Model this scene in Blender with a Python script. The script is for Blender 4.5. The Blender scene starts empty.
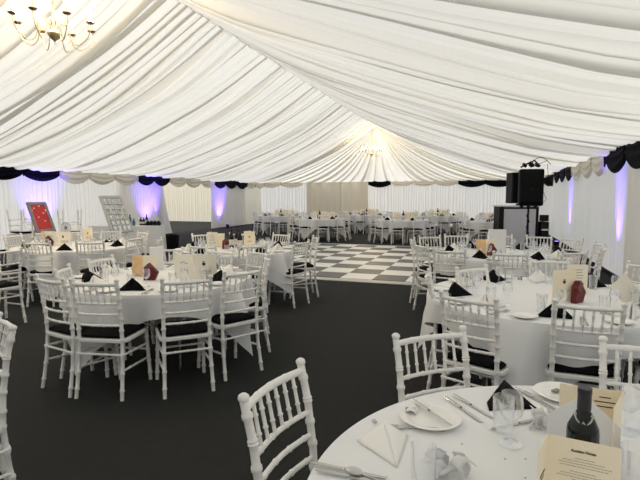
import bpy, math, random
from mathutils import Vector, Matrix
R = random.Random(7)
C = bpy.context.scene.collection
PI = math.pi
# ------------------------------------------------------------------ camera
CH = 1.53; FPX = 480.0
pitch = math.atan(43/480); yaw = math.atan(167*math.cos(pitch)/480)
cam_d = bpy.data.cameras.new('camera'); cam = bpy.data.objects.new('camera', cam_d); C.objects.link(cam)
cam.location = (0, 0, CH); cam.rotation_euler = (PI/2-pitch, 0, yaw)
cam_d.sensor_width = 36; cam_d.lens = 27.0; cam_d.clip_start = 0.02
bpy.context.scene.camera = cam
cf = Vector((-math.sin(yaw)*math.cos(pitch), math.cos(yaw)*math.cos(pitch), -math.sin(pitch)))
cr = Vector((math.cos(yaw), math.sin(yaw), 0)); cu = cr.cross(cf)
def at(px, py, z):
    d = cf*FPX + cr*(px-320) + cu*(240-py)
    t = (z-CH)/d.z
    return Vector((d.x*t, d.y*t, z))
def pxof(x, y, z):
    v = Vector((x, y, z-CH)); D = v.dot(cf)
    return 320+FPX*v.dot(cr)/D, D
# ------------------------------------------------------------------ materials
def mat(name, col, rough=0.6, metal=0.0, trans=0.0, emis=None, estr=0.0, bump=0.0, bscale=40.0, vary=0.0, vscale=3.0, sheen=0.0, ior=1.45, translucent=0.0, spec=.5):
    m = bpy.data.materials.new(name); m.use_nodes = True
    nt = m.node_tree; N = nt.nodes; L = nt.links
    b = N['Principled BSDF']; out = N['Material Output']
    b.inputs['Base Color'].default_value = (*col, 1); b.inputs['Roughness'].default_value = rough
    b.inputs['Metallic'].default_value = metal; b.inputs['Specular IOR Level'].default_value = spec; b.inputs['Transmission Weight'].default_value = trans; b.inputs['IOR'].default_value = ior
    if emis: b.inputs['Emission Color'].default_value = (*emis, 1); b.inputs['Emission Strength'].default_value = estr
    tc = None
    if bump or vary:
        tc = N.new('ShaderNodeTexCoord')
    src = None
    if vary:
        n = N.new('ShaderNodeTexNoise'); n.inputs['Scale'].default_value = vscale; n.inputs['Detail'].default_value = 5
        L.new(tc.outputs['Object'], n.inputs['Vector'])
        mx = N.new('ShaderNodeMix'); mx.data_type = 'RGBA'
        mx.inputs[6].default_value = (*[c*(1-vary) for c in col], 1); mx.inputs[7].default_value = (*[min(1, c*(1+vary)) for c in col], 1)
        L.new(n.outputs['Fac'], mx.inputs[0]); L.new(mx.outputs[2], b.inputs['Base Color']); src = mx.outputs[2]
    if bump:
        n = N.new('ShaderNodeTexNoise'); n.inputs['Scale'].default_value = bscale; n.inputs['Detail'].default_value = 3
        L.new(tc.outputs['Object'], n.inputs['Vector'])
        bp = N.new('ShaderNodeBump'); bp.inputs['Strength'].default_value = bump; bp.inputs['Distance'].default_value = 0.01
        L.new(n.outputs['Fac'], bp.inputs['Height']); L.new(bp.outputs['Normal'], b.inputs['Normal'])
    if translucent:
        t = N.new('ShaderNodeBsdfTranslucent'); t.inputs['Color'].default_value = (*col, 1)
        if src: L.new(src, t.inputs['Color'])
        ms = N.new('ShaderNodeMixShader'); ms.inputs[0].default_value = translucent
        L.new(b.outputs[0], ms.inputs[1]); L.new(t.outputs[0], ms.inputs[2]); L.new(ms.outputs[0], out.inputs['Surface'])
    return m
def glass_mat(name, tint=(1, 1, 1), opac=0.09, rough=0.03):
    m = bpy.data.materials.new(name); m.use_nodes = True
    nt = m.node_tree; N = nt.nodes; L = nt.links; out = N['Material Output']
    for n in list(N):
        if n != out: N.remove(n)
    t = N.new('ShaderNodeBsdfTransparent'); t.inputs[0].default_value = (*tint, 1)
    g = N.new('ShaderNodeBsdfGlossy'); g.inputs['Roughness'].default_value = rough; g.inputs[0].default_value = (.95, .97, 1, 1)
    lw = N.new('ShaderNodeLayerWeight'); lw.inputs['Blend'].default_value = 0.28
    mp = N.new('ShaderNodeMapRange'); mp.inputs[3].default_value = opac; mp.inputs[4].default_value = 0.9
    ms = N.new('ShaderNodeMixShader')
    L.new(lw.outputs['Facing'], mp.inputs[0]); L.new(mp.outputs[0], ms.inputs[0]); L.new(t.outputs[0], ms.inputs[1]); L.new(g.outputs[0], ms.inputs[2])
    L.new(ms.outputs[0], out.inputs['Surface']); return m
M = {
 'lining': mat('lining', (.90, .885, .84), .85, translucent=.47),
 'gable': mat('gable lining', (.92, .90, .84), .85, translucent=.54),
 'wall': mat('wall lining', (.90, .885, .85), .85, translucent=.50),
 'wall_warm': mat('cream wall lining', (.86, .80, .66), .85, translucent=.47),
 'beige': mat('beige door lining', (.75, .70, .60), .85, translucent=.38),
 'thin': mat('thin annex lining', (.93, .92, .88), .85, translucent=.75),
 'sheer': mat('sheer voile', (.86, .86, .88), .8, translucent=.5),
 'swag_w': mat('cream swag satin', (.90, .87, .80), .6, translucent=.4),
 'black_fab': mat('black satin', (.004, .004, .008), .85, spec=.12),
 'carpet': mat('charcoal carpet', (.018, .019, .0185), .92, spec=.35, bump=.5, bscale=220, vary=.22, vscale=14),
 'carpet_an': mat('annex carpet', (.024, .024, .024), .95),
 'white': mat('white painted wood', (.90, .89, .87), .32),
 'pad': mat('black seat pad', (.004, .004, .005), .8, spec=.1),
 'cloth': mat('white table linen', (.86, .87, .88), .8, bump=.08, bscale=6),
 'nap_w': mat('white napkin linen', (.92, .91, .87), .8),
 'nap_b': mat('black napkin linen', (.005, .005, .007), .75, spec=.1),
 'china': mat('white china', (.92, .91, .88), .15),
 'steel': mat('stainless steel', (.55, .54, .52), .22, metal=1),
 'glass': glass_mat('clear glass'),
 'ribbon': mat('pale grey ribbon', (.5, .5, .48), .5),
 'cream': mat('cream card', (.95, .85, .66), .7),
 'cream2': mat('pale cream card', (.94, .88, .75), .7),
 'ink': mat('dark ink', (.03, .03, .03), .7),
 'red': mat('dark red foil', (.13, .006, .01), .45, vary=.5, vscale=30),
  'redflap': mat('patterned red flap', (.16, .05, .05), .5, vary=.6, vscale=60),
 'orange': mat('amber print', (.85, .55, .30), .6, vary=.3, vscale=20),
 'bottle': mat('dark wine bottle glass', (.006, .009, .008), .08),
 'foil': mat('black foil capsule', (.02, .018, .026), .4),
 'label': mat('paper bottle label', (.7, .68, .6), .7),
 'whitepaper': mat('white paper', (.83, .83, .84), .7),
 'tissue': mat('crumpled tissue', (.92, .92, .93), .8, translucent=.4),
 'tile_b': mat('black dance tile', (.055, .050, .044), .4, vary=.35, vscale=6),
 'tile_w': mat('white dance tile', (.88, .87, .82), .42),
 'ramp': mat('pale aluminium ramp', (.52, .52, .47), .45),
 'black': mat('black plastic', (.006, .006, .007), .5, spec=.25),
 'grille': mat('speaker grille', (.004, .004, .005), .7, spec=.2, bump=.6, bscale=300),
 'screen': mat('grey screen fabric', (.62, .63, .66), .7),
 'silver': mat('silver frame', (.50, .51, .53), .4, metal=.5),
 'mirror': mat('mirror panel', (.62, .66, .70), .12, metal=.7),
 'redboard': mat('red board', (.52, .035, .04), .6),
 'greyframe': mat('grey picture frame', (.24, .22, .23), .5),
 'teal': mat('teal bottle glass', (.01, .16, .17), .2),
 'brass': mat('antique cream brass', (.50, .42, .26), .35, metal=.6),
 'cup': mat('bronze candle cup', (.22, .17, .11), .4, metal=.6),
 'candle': mat('ivory candle tube', (.85, .72, .48), .5, emis=(1, .62, .28), estr=.6),
 'bulb': mat('glowing bulb', (1, .9, .7), .3, emis=(1, .80, .50), estr=60),
 'led': mat('violet led lens', (.2, .1, .9), .3, emis=(.22, .12, 1), estr=10),
 'wood': mat('brown table wood', (.18, .11, .06), .5),
 'choc': mat('gold foil wrapper', (.22, .20, .13), .35, metal=.3),
}
# ------------------------------------------------------------------ mesh builder
class MB:
    def __init__(s): s.v = []; s.f = []; s.mi = []; s.cur = 0
    def add(s, vs, fs):
        o = len(s.v); s.v += [tuple(v) for v in vs]
        for f in fs: s.f.append(tuple(i+o for i in f)); s.mi.append(s.cur)
        return s
    def box(s, c, d, rz=0.0, mtx=None):
        x, y, z = d[0]/2, d[1]/2, d[2]/2
        vs = [Vector((sx*x, sy*y, sz*z)) for sz in (-1, 1) for sy in (-1, 1) for sx in (-1, 1)]
        m = mtx if mtx is not None else Matrix.Rotation(rz, 3, 'Z')
        vs = [m @ v + Vector(c) for v in vs]
        return s.add(vs, [(0, 2, 3, 1), (4, 5, 7, 6), (0, 1, 5, 4), (1, 3, 7, 5), (3, 2, 6, 7), (2, 0, 4, 6)])
    def tube(s, pts, rad, seg=8, cap=True):
        pts = [Vector(p) for p in pts]; n = len(pts)
        if not isinstance(rad, (list, tuple)): rad = [rad]*n
        up = None; rings = []
        for i, p in enumerate(pts):
            a = pts[max(0, i-1)]; b = pts[min(n-1, i+1)]
            t = (b-a).normalized() if (b-a).length > 1e-9 else Vector((0, 0, 1))
            if up is None:
                ref = Vector((0, 0, 1)) if abs(t.z) < .9 else Vector((1, 0, 0))
                up = (ref - t*ref.dot(t)).normalized()
            else:
                up = (up - t*up.dot(t)); up = up.normalized() if up.length > 1e-6 else Vector((1, 0, 0))
            w = t.cross(up)
            rings.append([p + (up*math.cos(2*PI*k/seg) + w*math.sin(2*PI*k/seg))*rad[i] for k in range(seg)])
        vs = [v for r in rings for v in r]
        fs = [(i*seg+k, i*seg+(k+1) % seg, (i+1)*seg+(k+1) % seg, (i+1)*seg+k) for i in range(n-1) for k in range(seg)]
        if cap: fs += [tuple(range(seg-1, -1, -1)), tuple((n-1)*seg+k for k in range(seg))]
        return s.add(vs, fs)
    def turned(s, pts, r, rings=3, seg=8, ring=1.35, fr=None):
        """bamboo turned rod: polyline pts with raised collars"""
        P = [Vector(p) for p in pts]; cum = [0]
        for a, b in zip(P, P[1:]): cum.append(cum[-1]+(b-a).length)
        Lt = cum[-1]
        def pos(d):
            for i in range(len(P)-1):
                if d <= cum[i+1] or i == len(P)-2:
                    k = (d-cum[i])/max(1e-9, cum[i+1]-cum[i]); return P[i].lerp(P[i+1], k)
        ds = {0: 1.0, Lt: 1.0}
        for c in cum[1:-1]: ds[c] = 1.0
        for fr_ in (fr or [(k+1)/(rings+1) for k in range(rings)]):
            c = fr_*Lt; w = r*.55
            for d, q in ((-w*1.5, 1), (-w*.7, ring), (w*.7, ring), (w*1.5, 1)):
                if 0 < c+d < Lt: ds[c+d] = q
        k = sorted(ds)
        return s.tube([pos(d) for d in k], [r*ds[d] for d in k], seg)
    def lathe(s, prof, c=(0, 0, 0), seg=16, cap=True):
        n = len(prof)
        vs = [(c[0]+r*math.cos(2*PI*k/seg), c[1]+r*math.sin(2*PI*k/seg), c[2]+z) for r, z in prof for k in range(seg)]
        fs = [(i*seg+k, i*seg+(k+1) % seg, (i+1)*seg+(k+1) % seg, (i+1)*seg+k) for i in range(n-1) for k in range(seg)]
        if cap:
            if prof[0][0] > 1e-4: fs.append(tuple(range(seg-1, -1, -1)))
            if prof[-1][0] > 1e-4: fs.append(tuple((n-1)*seg+k for k in range(seg)))
        return s.add(vs, fs)
    def grid(s, fn, nu, nv, wrap=False):
        vs = [fn(i/nu, j/nv) for j in range(nv+1) for i in range(nu if wrap else nu+1)]
        w = nu if wrap else nu+1
        fs = [(j*w+i, j*w+(i+1) % w, (j+1)*w+(i+1) % w, (j+1)*w+i) for j in range(nv) for i in range(nu)]
        return s.add(vs, fs)
    def sphere(s, c, r, seg=10, rings=7, sc=(1, 1, 1)):
        vs = [(c[0], c[1], c[2]-r*sc[2])]
        for j in range(1, rings):
            a = -PI/2+PI*j/rings
            for k in range(seg): vs.append((c[0]+r*sc[0]*math.cos(a)*math.cos(2*PI*k/seg), c[1]+r*sc[1]*math.cos(a)*math.sin(2*PI*k/seg), c[2]+r*sc[2]*math.sin(a)))
        vs.append((c[0], c[1], c[2]+r*sc[2])); t = len(vs)-1
        fs = [(0, 1+(k+1) % seg, 1+k) for k in range(seg)]
        for j in range(rings-2):
            for k in range(seg): a = 1+j*seg; fs.append((a+k, a+(k+1) % seg, a+seg+(k+1) % seg, a+seg+k))
        a = 1+(rings-2)*seg
        fs += [(a+k, a+(k+1) % seg, t) for k in range(seg)]
        return s.add(vs, fs)
    def build(s, name, m, parent=None, smooth=True, solid=0, bevel=0, loc=None, rot=None):
        me = bpy.data.meshes.new(name); me.from_pydata(s.v, [], s.f); me.update()
        ms = m if isinstance(m, (list, tuple)) else [m]
        for q in ms: me.materials.append(M[q] if isinstance(q, str) else q)
        if len(ms) > 1: me.polygons.foreach_set('material_index', s.mi)
        if smooth: me.shade_smooth(); 
        if smooth:
            try: me.set_sharp_from_angle(angle=math.radians(42))
            except Exception: pass
        o = bpy.data.objects.new(name, me); C.objects.link(o)
        if parent is not None: o.parent = parent
        if loc is not None: o.location = loc
        if rot is not None: o.rotation_euler = rot
        if solid:
            md = o.modifiers.new('solid', 'SOLIDIFY'); md.thickness = solid; md.offset = 0
        if bevel:
            md = o.modifiers.new('bevel', 'BEVEL'); md.width = bevel; md.segments = 2; md.limit_method = 'ANGLE'
        return o
def empty(name, loc=(0, 0, 0), rz=0.0):
    o = bpy.data.objects.new(name, None); C.objects.link(o); o.location = loc; o.rotation_euler = (0, 0, rz); o.empty_display_size = .1
    return o
def tag(o, label, cat, group=None):
    o['label'] = label; o['category'] = cat
    if group: o['group'] = group
    return o
def struct(o): o['kind'] = 'structure'; return o
KIDS = {}
def kids(root):
    return [c for c in KIDS.get(root.name, [])]
def reg(root):
    """remember the tree under a prototype for quick copying"""
    def rec(o):
        return (o, [rec(c) for c in bpy.data.objects if c.parent == o])
    return rec(root)
def dup(tree, loc, rz, label, cat=None, group=None, par=None, scale=None):
    o, ch = tree
    c = o.copy(); C.objects.link(c)
    if par is None:
        c.location = loc; c.rotation_euler = (0, 0, rz)
        if scale: c.scale = (scale,)*3
        c['label'] = label
        if cat: c['category'] = cat
        if group: c['group'] = group
    else: c.parent = par
    for t in ch: dup(t, None, None, None, par=c)
    return c
class Proto:
    """first use moves the prototype itself, later uses copy it"""
    def __init__(s, root): s.tree = reg(root); s.root = root; s.used = False
    def put(s, loc, rz, label, cat, group=None):
        if not s.used:
            s.used = True; s.root.location = loc; s.root.rotation_euler = (0, 0, rz); tag(s.root, label, cat, group); return s.root
        return dup(s.tree, loc, rz, label, cat, group)
ORD = ['first', 'second', 'third', 'fourth', 'fifth', 'sixth', 'seventh', 'eighth', 'ninth', 'tenth', 'eleventh', 'twelfth']
# ------------------------------------------------------------------ the tent
XL, XR, XM, YN, YA, YF = -12.7, 2.35, -5.3, -4.0, 24.0, 26.0
ZE, ZR, SAG = 2.36, 5.06, 0.42
fl = MB().add([(XL, YN, 0), (XR, YN, 0), (XR, YF, 0), (XL, YF, 0), (XL, YN, -.1), (XR, YN, -.1), (XR, YF, -.1), (XL, YF, -.1)],
     [(0, 1, 2, 3), (7, 6, 5, 4), (0, 4, 5, 1), (1, 5, 6, 2), (2, 6, 7, 3), (3, 7, 4, 0)]).build('floor', 'carpet', smooth=False); struct(fl)
def cells(a, b, lo, hi, rnd):
    e = [a]
    while e[-1] < b: e.append(e[-1]+rnd.uniform(lo, hi))
    k = (b-a)/(e[-1]-a)
    return [a+(x-a)*k for x in e]
def lining_profile(edges, rnd, per=9, hz=.03):
    """(y, depth) samples: deep billows between narrow creases"""
    out = []
    for a, b in zip(edges, edges[1:]):
        w = b-a; amp = w*rnd.uniform(.35, .75); sk = rnd.choice((.55, .7, 1, 1.5, 1.9))
        for k in range(per):
            u = k/per; v = u**sk
            out.append((a+w*u, -amp*(1-abs(2*v-1)**2.4)))
        f = w*rnd.choice((0, .15, .28, .4, .5, .65) if hz > .01 else (0, 0, .12, .2, .32))   # the cloth doubles back over itself
        if f: out += [(b, 0), (b-f, hz*.7), (b-f*1.03, hz*1.2), (b-f*.3, hz*1.5), (b, hz*1.2)]
    out.append((edges[-1], 0)); return out
def roof(side, seed):
    rnd = random.Random(seed)
    prof = lining_profile(cells(YN, YA, .13, .40, rnd), rnd)
    Y = [p[0] for p in prof]; Dp = [p[1] for p in prof]; n = len(Y)-1; ns = 30
    ph = [rnd.uniform(0, 6.28) for _ in range(6)]
    xe = XL if side < 0 else XR
    vs = []
    for j in range(ns+1):
        s = j/ns
        for i in range(n+1):
            y0 = Y[i]
            wob = (.05*math.sin(y0*1.7+s*5+ph[0])+.035*math.sin(y0*3.9-s*7+ph[1])+.02*math.sin(y0*8.3+s*11+ph[4]))*math.sin(PI*s)
            y = y0+wob
            if y0 > 16: y = y0+wob*(24-y0)/8+(y0-16)/8*2*s
            amp = .70+.45*math.cos(2*PI*s)*.6+.25*math.sin(y0*2.3+s*4+ph[2])
            # slow swell of each bay between the frames
            bay = -.07*abs(math.sin(PI*(y0-1)/5))*math.sin(PI*s)
            z = ZR+(ZE-ZR)*s - SAG*4*s*(1-s)*(1 if side < 0 else .62) + Dp[i]*amp*(.25+.75*min(1, s*4))*(1-.7*max(0, (s-.8)/.2)) + bay
            if s == 0: z = ZR+Dp[i]*.35
            vs.append((XM+(xe-XM)*s, y, z))
    fs = []
    for j in range(ns):
        for i in range(n):
            q = (j*(n+1)+i, j*(n+1)+i+1, (j+1)*(n+1)+i+1, (j+1)*(n+1)+i)
            fs.append(q if side > 0 else q[::-1])
    return MB().add(vs, fs)
m = roof(-1, 3); 
m2 = roof(1, 11)
struct(m.build('ceiling', 'lining')); struct(m2.build('ceiling', 'lining'))
# rope and drape seam along the ridge
struct(MB().tube([(XM, YN+i*.25, ZR-.02-.012*math.sin(i*1.7)) for i in range(113)], .022, 6).build('trim_ridge', 'lining'))
def gable_face():
    rnd = random.Random(5); prof = lining_profile(cells(0, 1, .028, .055, rnd), rnd, 7, .004)
    ns = 26; vs = []; n = len(prof)-1
    for j in range(ns+1):
        s = j/ns
        for u, dp in prof:
            x = XM+(XL+(XR-XL)*u-XM)*s
            e = math.sin(PI*u)
            uu = u+.004*math.sin(u*40+s*4)
            z = ZR+(ZE-ZR)*s-SAG*4*s*(1-s)*(.95+.15*e)
            y = YA+(YF-YA)*s+dp*15*(s**.75)*.5*(0 if u in (0, 1) else 1)
            vs.append((x, y, z))
    return MB().add(vs, [(j*(n+1)+i, (j+1)*(n+1)+i, (j+1)*(n+1)+i+1, j*(n+1)+i+1) for j in range(ns) for i in range(n)])
struct(gable_face().build('ceiling', 'gable'))
def curtain(p0, p1, z0, z1, seed, lo=.07, hi=.2, amp=.3, gather=None, rows=6):
    """pleated hanging cloth between two floor points"""
    rnd = random.Random(seed); p0 = Vector(p0); p1 = Vector(p1); L = (p1-p0).length; d = (p1-p0)/L; nrm = Vector((-d.y, d.x))
    pr = []
    e = cells(0, L, lo, hi, rnd)
    for a, b in zip(e, e[1:]):
        w = b-a; am = w*rnd.uniform(amp*.5, amp)
        for k in range(6):
            u = k/6; pr.append((a+w*u, am*(math.sin(PI*u)**1.4)))
    pr.append((L, 0)); n = len(pr)-1; vs = []
    for j in range(rows+1):
        t = j/rows; z = z1+(z0-z1)*t
        for a, dp in pr:
            q = p0+d*(a+.02*math.sin(a*3+t*3))*1.0+nrm*dp*(.75+.35*t)
            if gather:
                g = gather(t); q = p0+d*(g[0]+(a/L)*g[1])+nrm*(dp*.9+.0)
            vs.append((q.x, q.y, z))
    return MB().add(vs, [(j*(n+1)+i, (j+1)*(n+1)+i, (j+1)*(n+1)+i+1, j*(n+1)+i+1) for j in range(rows) for i in range(n)])
OPN0, OPN1 = 16.5, 20.4
mw = curtain((XL, YN), (XL, OPN0), 0, ZE+.06, 21); mw2 = curtain((XL, OPN1), (XL, YF), 0, ZE+.06, 22)
struct(mw.build('wall_left', 'wall')); struct(mw2.build('wall_left', 'wall'))
struct(curtain((XR, YF), (XR, YN), 0, ZE+.06, 23).build('wall_right', 'wall'))
struct(curtain((XL, YF), (XR, YF), 0, ZE+.06, 24).build('wall_far', 'wall'))
struct(curtain((XR, YN), (XL, YN), 0, ZE+.06, 25).build('wall_near', 'wall'))
struct(MB().add([(XL, YN, ZE), (XR, YN, ZE), (XM, YN, ZR)], [(0, 1, 2)]).build('wall_near_gable', 'wall', smooth=False))
# plain beige door linings in the far wall
for a, b, sd in ((-9.78, -7.72, 31), (-7.66, -6.15, 32)):
    struct(curtain((a, YF-.16), (b, YF-.16), 0, ZE+.0, sd, lo=.3, hi=.6, amp=.04).build('wall_far', 'beige'))
struct(MB().tube([(-7.69, YF-.2, 0), (-7.69, YF-.2, ZE)], .03).build('trim_door_post', 'beige'))
# annex behind the opening in the left wall
AX = -20.5
struct(MB().add([(AX, 14.5, -.004), (XL, 14.5, -.004), (XL, YF, -.004), (AX, YF, -.004), (AX, 14.5, -.1), (XL, 14.5, -.1), (XL, YF, -.1), (AX, YF, -.1)],
     [(0, 1, 2, 3), (7, 6, 5, 4), (0, 4, 5, 1), (1, 5, 6, 2), (2, 6, 7, 3), (3, 7, 4, 0)]).build('floor_annex', 'carpet_an', smooth=False))
struct(curtain((AX, YF), (XL, YF), 0, 2.5, 41, amp=.35).build('wall_annex_far', 'wall_warm'))
struct(curtain((AX, 14.5), (AX, YF), 0, 2.5, 42).build('wall_annex_left', 'wall_warm'))
struct(curtain((XL, 14.5), (AX, 14.5), 0, 2.5, 43).build('wall_annex_near', 'wall_warm'))
struct(MB().grid(lambda u, v: (AX+(XL-AX)*u, 14.5+11.5*v, 2.5+.08*math.sin(v*60)), 10, 160).build('ceiling_annex', 'thin'))
struct(MB().box((XL-.1, (OPN1+YF)/2+.2, 2.16), (.02, 3.6, .12)).build('gap_shade', 'black_fab', loc=(.14, 0, 0)))  # black strip stands in for the shade in the gap above the curtain
struct(MB().box((XL+.02, 6, .03), (.03, 20, .09)).build('baseboard_left', 'black', smooth=False))
struct(MB().box((XR-.03, 11, .03), (.03, 30, .09)).build('baseboard_right', 'black', smooth=False))
# ------------------------------------------------------------------ swags
def swag(p0, p1, nsc, nrm, m, label, group, drop=.34, z=ZE+.05, off=.10):
    p0 = Vector(p0); p1 = Vector(p1); nrm = Vector(nrm)
    root = empty('swag_valance', (*(p0.lerp(p1, .5)), 0)); root.location.z = z
    base = p0.lerp(p1, .5)
    for k in range(nsc):
        mb = MB(); sd = R.uniform(0, 6)
        def fn(u, v, k=k, sd=sd):
            q = p0.lerp(p1, (k+u)/nsc)-base
            arc = math.sin(PI*u)**.75
            dz = -v*(.19*drop/.34+ (drop-.19*drop/.34)*arc)
            bulge = off+.035*math.sin(PI*v)+.018*math.sin(v*5.5*PI+sd)*(.4+.6*arc)
            q = q+nrm*bulge
            return (q.x, q.y, dz)
        mb.grid(fn, 14, 16)
        mb.build('scallop', m, root, solid=.008)
    for k in range(nsc+1):   # gathered tail between the scallops
        q = p0.lerp(p1, k/nsc)-base+nrm*(off+.03)
        MB().tube([(q.x, q.y, -.0), (q.x, q.y, -.06), (q.x, q.y, -.23*drop/.34)], [.02, .03, .014], 8).build('gather', m, root)
    tag(root, label, 'swag', group); return root
GB, GC = 'black satin swags along the eaves', 'cream satin swags along the eaves'
nl = (1, 0); nr = (-1, 0); nf = (0, -1)
def lsw(a, b, n, m, lab, drop=.36): swag((XL, a), (XL, b), n, nl, 'black_fab' if m else 'swag_w', lab, GB if m else GC, drop, off=.24)
def rsw(a, b, n, m, lab, drop=.36): swag((XR, a), (XR, b), n, nr, 'black_fab' if m else 'swag_w', lab, GB if m else GC, drop, off=.22)
def fsw(a, b, n, m, lab, drop=.34): swag((a, YF), (b, YF), n, nf, 'black_fab' if m else 'swag_w', lab, GB if m else GC, drop)
lsw(8.95, 11.45, 2, 1, 'black draped swag at the left picture edge above the red board', .42)
lsw(11.45, 14.95, 3, 0, 'cream draped swag on left wall between the two nearest black swags', .46)
lsw(14.95, 16.9, 2, 1, 'black draped swag on left wall above the bottle table', .44)
lsw(16.9, 20.4, 3, 0, 'cream draped swag above the opening in the left wall', .46)
lsw(20.4, 23.7, 3, 1, 'black draped swag above the furthest violet panel on left wall', .46)
lsw(23.7, 25.9, 2, 0, 'cream draped swag at the far end of the left wall', .4)
fsw(XL, -10.05, 2, 0, 'cream draped swag on far wall left of the beige panels')
fsw(-6.15, -4.95, 1, 1, 'small single black swag on far wall below the lit chandelier', .36)
fsw(-4.95, -1.4, 3, 0, 'cream draped swag on far wall between the black swags', .30)
fsw(-1.4, 1.2, 2, 1, 'black draped swag on far wall left of the loudspeaker', .38)
fsw(1.2, XR, 1, 0, 'cream draped swag in the far right corner of the tent')
rsw(25.9, 22.9, 2, 1, 'black draped swag on right wall behind the loudspeaker', .44)
rsw(22.9, 17.9, 3, 0, 'cream draped swag on right wall just right of the loudspeaker', .46)
rsw(17.9, 14.3, 3, 1, 'black draped swag on right wall above the narrower violet strip', .44)
rsw(14.3, 10.5, 3, 0, 'cream draped swag on right wall between the two violet strips', .46)
rsw(10.5, 7.7, 2, 1, 'black draped swag on right wall at the right picture edge', .46)
# leg drapes (sheer panels at the frame legs) with uplighters
def drape(p0, p1, label, seed, m='sheer', z1=ZE-.02, gather=None, nm='sheer_drape'):
    o = curtain(p0, p1, .01, z1, seed, lo=.05, hi=.12, amp=.45, gather=gather, rows=12).build(nm, m)
    return tag(o, label, 'drape', 'sheer drapes at the tent legs')
drape((XL+.16, 15.4), (XL+.16, 17.6), 'white sheer drape swept aside at the near edge of the wall opening', 61,
      gather=lambda t: (.15+1.0*t**1.3, 1.0-.45*t))
drape((XL+.16, 20.2), (XL+.16, 23.6), 'white sheer drape lit violet beyond the wall opening', 62)
drape((XR-.20, 9.05), (XR-.20, 7.0), 'white drape panel on right wall at the right picture edge', 64, 'wall')
spots = [((XL+.62, 10.9), (XL, 10.9), 'left wall behind the red board'), ((XL+.62, 15.7), (XL, 15.7), 'left wall beyond the bottle table'),
         ((XL+.62, 20.9), (XL, 20.9), 'far end of left wall past the opening'), ((XR-.32, 16.0), (XR, 16.0), 'right wall under the narrower violet strip'),
         ((XR-.32, 10.35), (XR, 10.35), 'right wall under the wider violet strip')]
up = empty('uplighter')
MB().lathe([(.0, .0), (.085, .0), (.09, .01), (.09, .03), (.03, .05)], seg=16).build('base', 'black', up)
MB().lathe([(.06, .06), (.075, .075), (.078, .20), (.066, .20), (.066, .19), (0, .19)], seg=16).build('housing', 'black', up)
MB().lathe([(0, .193), (.062, .193), (.062, .197), (0, .198)], seg=16).build('lens', 'led', up)
upP = Proto(up)
for i, (p, w, lab) in enumerate(spots):
    upP.put((p[0], p[1], 0), 0, f'small violet floor uplighter by the {lab}', 'uplighter', 'violet uplighters')
    ld = bpy.data.lights.new('uplight_beam', 'SPOT'); ld.energy = 750 if i < 3 else 750; ld.color = (.15, .08, 1); ld.spot_size = math.radians(66 if i < 3 else 40); ld.spot_blend = 1; ld.shadow_soft_size = .05
    lo = bpy.data.objects.new('uplight_beam', ld); C.objects.link(lo); lo.location = (p[0], p[1], .21)
    tgt = Vector((w[0], w[1], 1.45 if i < 3 else 1.35)); lo.rotation_euler = (tgt-lo.location).to_track_quat('-Z', 'Y').to_euler()
# ------------------------------------------------------------------ dance floor
df = empty('dance_floor', (-6.83, 8.53, 0))
T = .61; NT = 10
for mt, par in (('tile_w', 0), ('tile_b', 1)):
    mb = MB()
    for i in range(NT):
        for j in range(NT):
            if (i+j+1) % 2 == par: mb.box((T*(i+.5), T*(j+.5), .014), (T-.004, T-.004, .022))
    o = mb.build('tile_field', mt, df, smooth=False); o['label'] = 'white tiles' if par == 0 else 'dark grey tiles'
W = T*NT
for (cx, cy, dx, dy) in ((W/2, -.13, W+.52, .26), (W/2, W+.13, W+.52, .26), (-.13, W/2, .26, W), (W+.13, W/2, .26, W)):
    MB().box((cx, cy, .010), (dx, dy, .018)).build('edge_ramp', 'ramp', df, smooth=False, bevel=.006)
tag(df, 'black and white chequered dance floor on the carpet', 'dance floor')
# ------------------------------------------------------------------ chair
def rr(w, d, r, n=5, front=0.0):
    """rounded rectangle outline, front edge bowed"""
    pts = []
    for cx, cy, a0 in ((w-r, d-r, 0), (-w+r, d-r, 90), (-w+r, -d+r, 180), (w-r, -d+r, 270)):
        for k in range(n+1):
            a = math.radians(a0+90*k/n); pts.append((cx+r*math.cos(a), cy+r*math.sin(a)))
    return [(x, y+(front*(1-(x/w)**2) if y > 0 else 0)) for x, y in pts]
def slab(mb, out, z0, z1, round_=0.0, dome=0.0):
    n = len(out)
    lv = [(1-round_/.2 if round_ else 1, z0), (1, z0+(z1-z0)*.3), (1, z0+(z1-z0)*.65), (1-round_/.2 if round_ else 1, z1)]
    vs = []
    for sc, z in lv: vs += [(x*sc, y*sc, z) for x, y in out]
    vs += [(x*.5, y*.5, z1+dome) for x, y in out]
    fs = []
    for l in range(4): fs += [(l*n+k, l*n+(k+1) % n, (l+1)*n+(k+1) % n, (l+1)*n+k) for k in range(n)]
    fs += [tuple(range(n-1, -1, -1)), tuple(4*n+k for k in range(n))]
    mb.add(vs, fs)
def post_pts(s):
    return [(s*.185, -.235, 0), (s*.177, -.195, .25), (s*.173, -.18, .45), (s*.174, -.188, .60), (s*.177, -.212, .78), (s*.180, -.242, .905)]
def back_y(z):
    P = post_pts(1)
    for a, b in zip(P, P[1:]):
        if a[2] <= z <= b[2]: return a[1]+(b[1]-a[1])*(z-a[2])/(b[2]-a[2])
    return -.24
def rail_pts(z, bow=.022, n=6, hw=.175):
    y = back_y(z); return [(-hw+2*hw*k/n, y-bow*math.sin(PI*k/n), z) for k in range(n+1)]
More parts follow.
